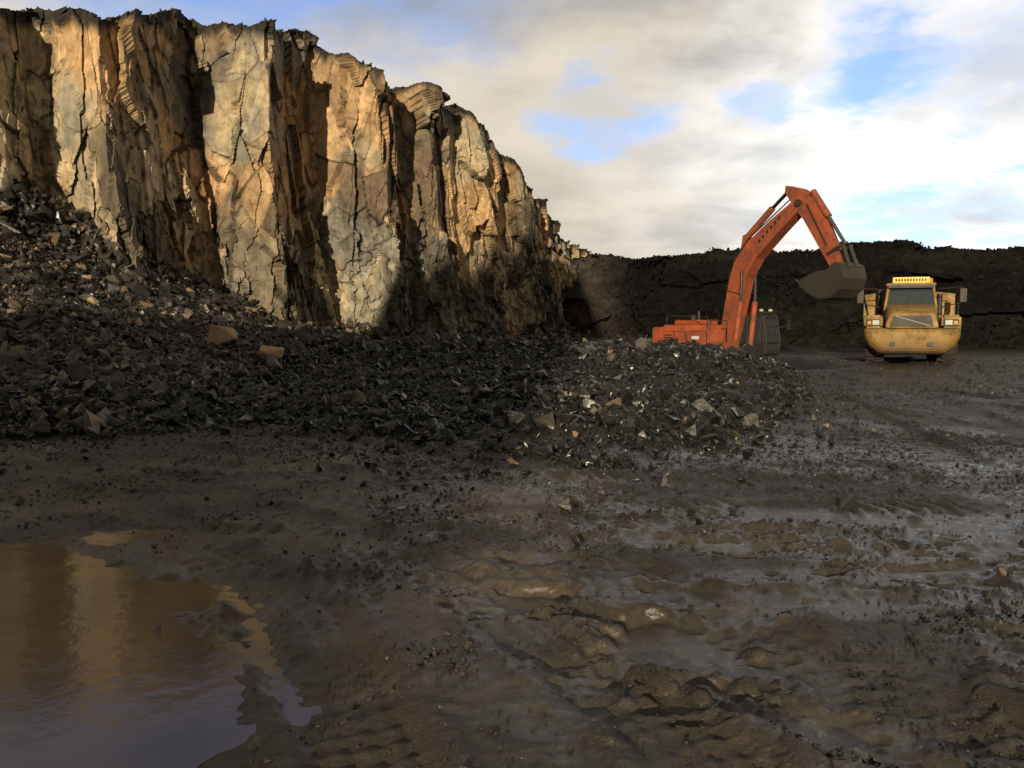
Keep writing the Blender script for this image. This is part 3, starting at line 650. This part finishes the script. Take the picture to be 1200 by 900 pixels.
cb=N(nt,'ShaderNodeCombineXYZ');nt.links.new(mathn(nt,'DIVIDE',sx.outputs[0],zz),cb.inputs[0]);nt.links.new(mathn(nt,'DIVIDE',sx.outputs[1],zz),cb.inputs[1])
pv=cb.outputs[0]
nA=noise(nt,2.0,7,.52,pv,.3);nB=noise(nt,.7,4,.55,pv,.3);nW=noise(nt,2.2,5,.6,pv)
wv=N(nt,'ShaderNodeVectorMath',_operation='SUBTRACT');nt.links.new(nW.outputs['Color'],wv.inputs[0]);wv.inputs[1].default_value=(.5,.5,.5)
ws=N(nt,'ShaderNodeVectorMath',_operation='SCALE');nt.links.new(wv.outputs[0],ws.inputs[0]);ws.inputs['Scale'].default_value=.24
wa=N(nt,'ShaderNodeVectorMath',_operation='ADD');nt.links.new(co,wa.inputs[0]);nt.links.new(ws.outputs[0],wa.inputs[1])
def blob(d,rx,rz,soft=1.):
    s_=N(nt,'ShaderNodeVectorMath',_operation='SUBTRACT');nt.links.new(wa.outputs[0],s_.inputs[0]);s_.inputs[1].default_value=d
    m_=N(nt,'ShaderNodeVectorMath',_operation='DIVIDE');nt.links.new(s_.outputs[0],m_.inputs[0]);m_.inputs[1].default_value=(rx,rx*2.5,rz)
    l_=N(nt,'ShaderNodeVectorMath',_operation='LENGTH');nt.links.new(m_.outputs[0],l_.inputs[0])
    return maprange(nt,l_.outputs['Value'],.35,1.25,soft,0,True)
holes=[((-.36,.87,.39),.40,.13,1.),((.10,.966,.230),.085,.045,.85),((.41,.874,.265),.09,.06,1.),((.28,.92,.245),.06,.035,.7),((.467,.874,.12),.16,.045,.9),((.52,.85,.22),.08,.03,.6)]
acc=None
for h in holes:
    b_=blob(*h);acc=b_ if acc is None else mathn(nt,'MAXIMUM',acc,b_)
hole=mathn(nt,'MULTIPLY',acc,maprange(nt,nA.outputs[0],.38,.54,.3,1))
bright=blob((.49,.86,.18),.36,.30,1.);grey=blob((.08,.94,.41),.60,.12,1.)
cshade=maprange(nt,nB.outputs[0],.38,.62,0,1,True)
c1=mixc(nt,cshade,(4.8,4.4,3.9),(7.5,6.7,5.4))
c2=mixc(nt,maprange(nt,nA.outputs[0],.38,.62,0,.7),c1,(8.8,7.9,6.5))
c3=mixc(nt,mathn(nt,'MULTIPLY',bright,.95),c2,mixc(nt,maprange(nt,nA.outputs[0],.34,.56),(7.6,7.7,7.9),(12.5,12.2,11.7)))
c4=mixc(nt,mathn(nt,'MULTIPLY',grey,.8),c3,mixc(nt,maprange(nt,nA.outputs[0],.35,.65),(2.7,2.7,2.8),(5.6,5.4,5.1)))
skyc=mixc(nt,1.,sky.outputs[0],(1.2,1.5,2.25),'MULTIPLY')
fin_=mixc(nt,hole,c4,mixc(nt,.88,c4,skyc))
up=maprange(nt,sx.outputs[2],.42,.7,1,.40,True)
beh=maprange(nt,sx.outputs[1],-.3,.4,.55,1,True)
fin2=mixc(nt,1.,fin_,mathn(nt,'MULTIPLY',up,beh),'MULTIPLY')
nt.links.new(fin2,bg.inputs[0]);bg.inputs[1].default_value=.1

# ---------------------------------------------------------------- camera
cd=bpy.data.cameras.new('camera');cd.lens=28.8;cd.sensor_width=36;cd.clip_end=3000;cd.clip_start=.05
cam=bpy.data.objects.new('camera',cd);scene.collection.objects.link(cam)
cam.location=(0,0,1.7);cam.rotation_euler=(math.radians(90-4.17),0,0);scene.camera=cam
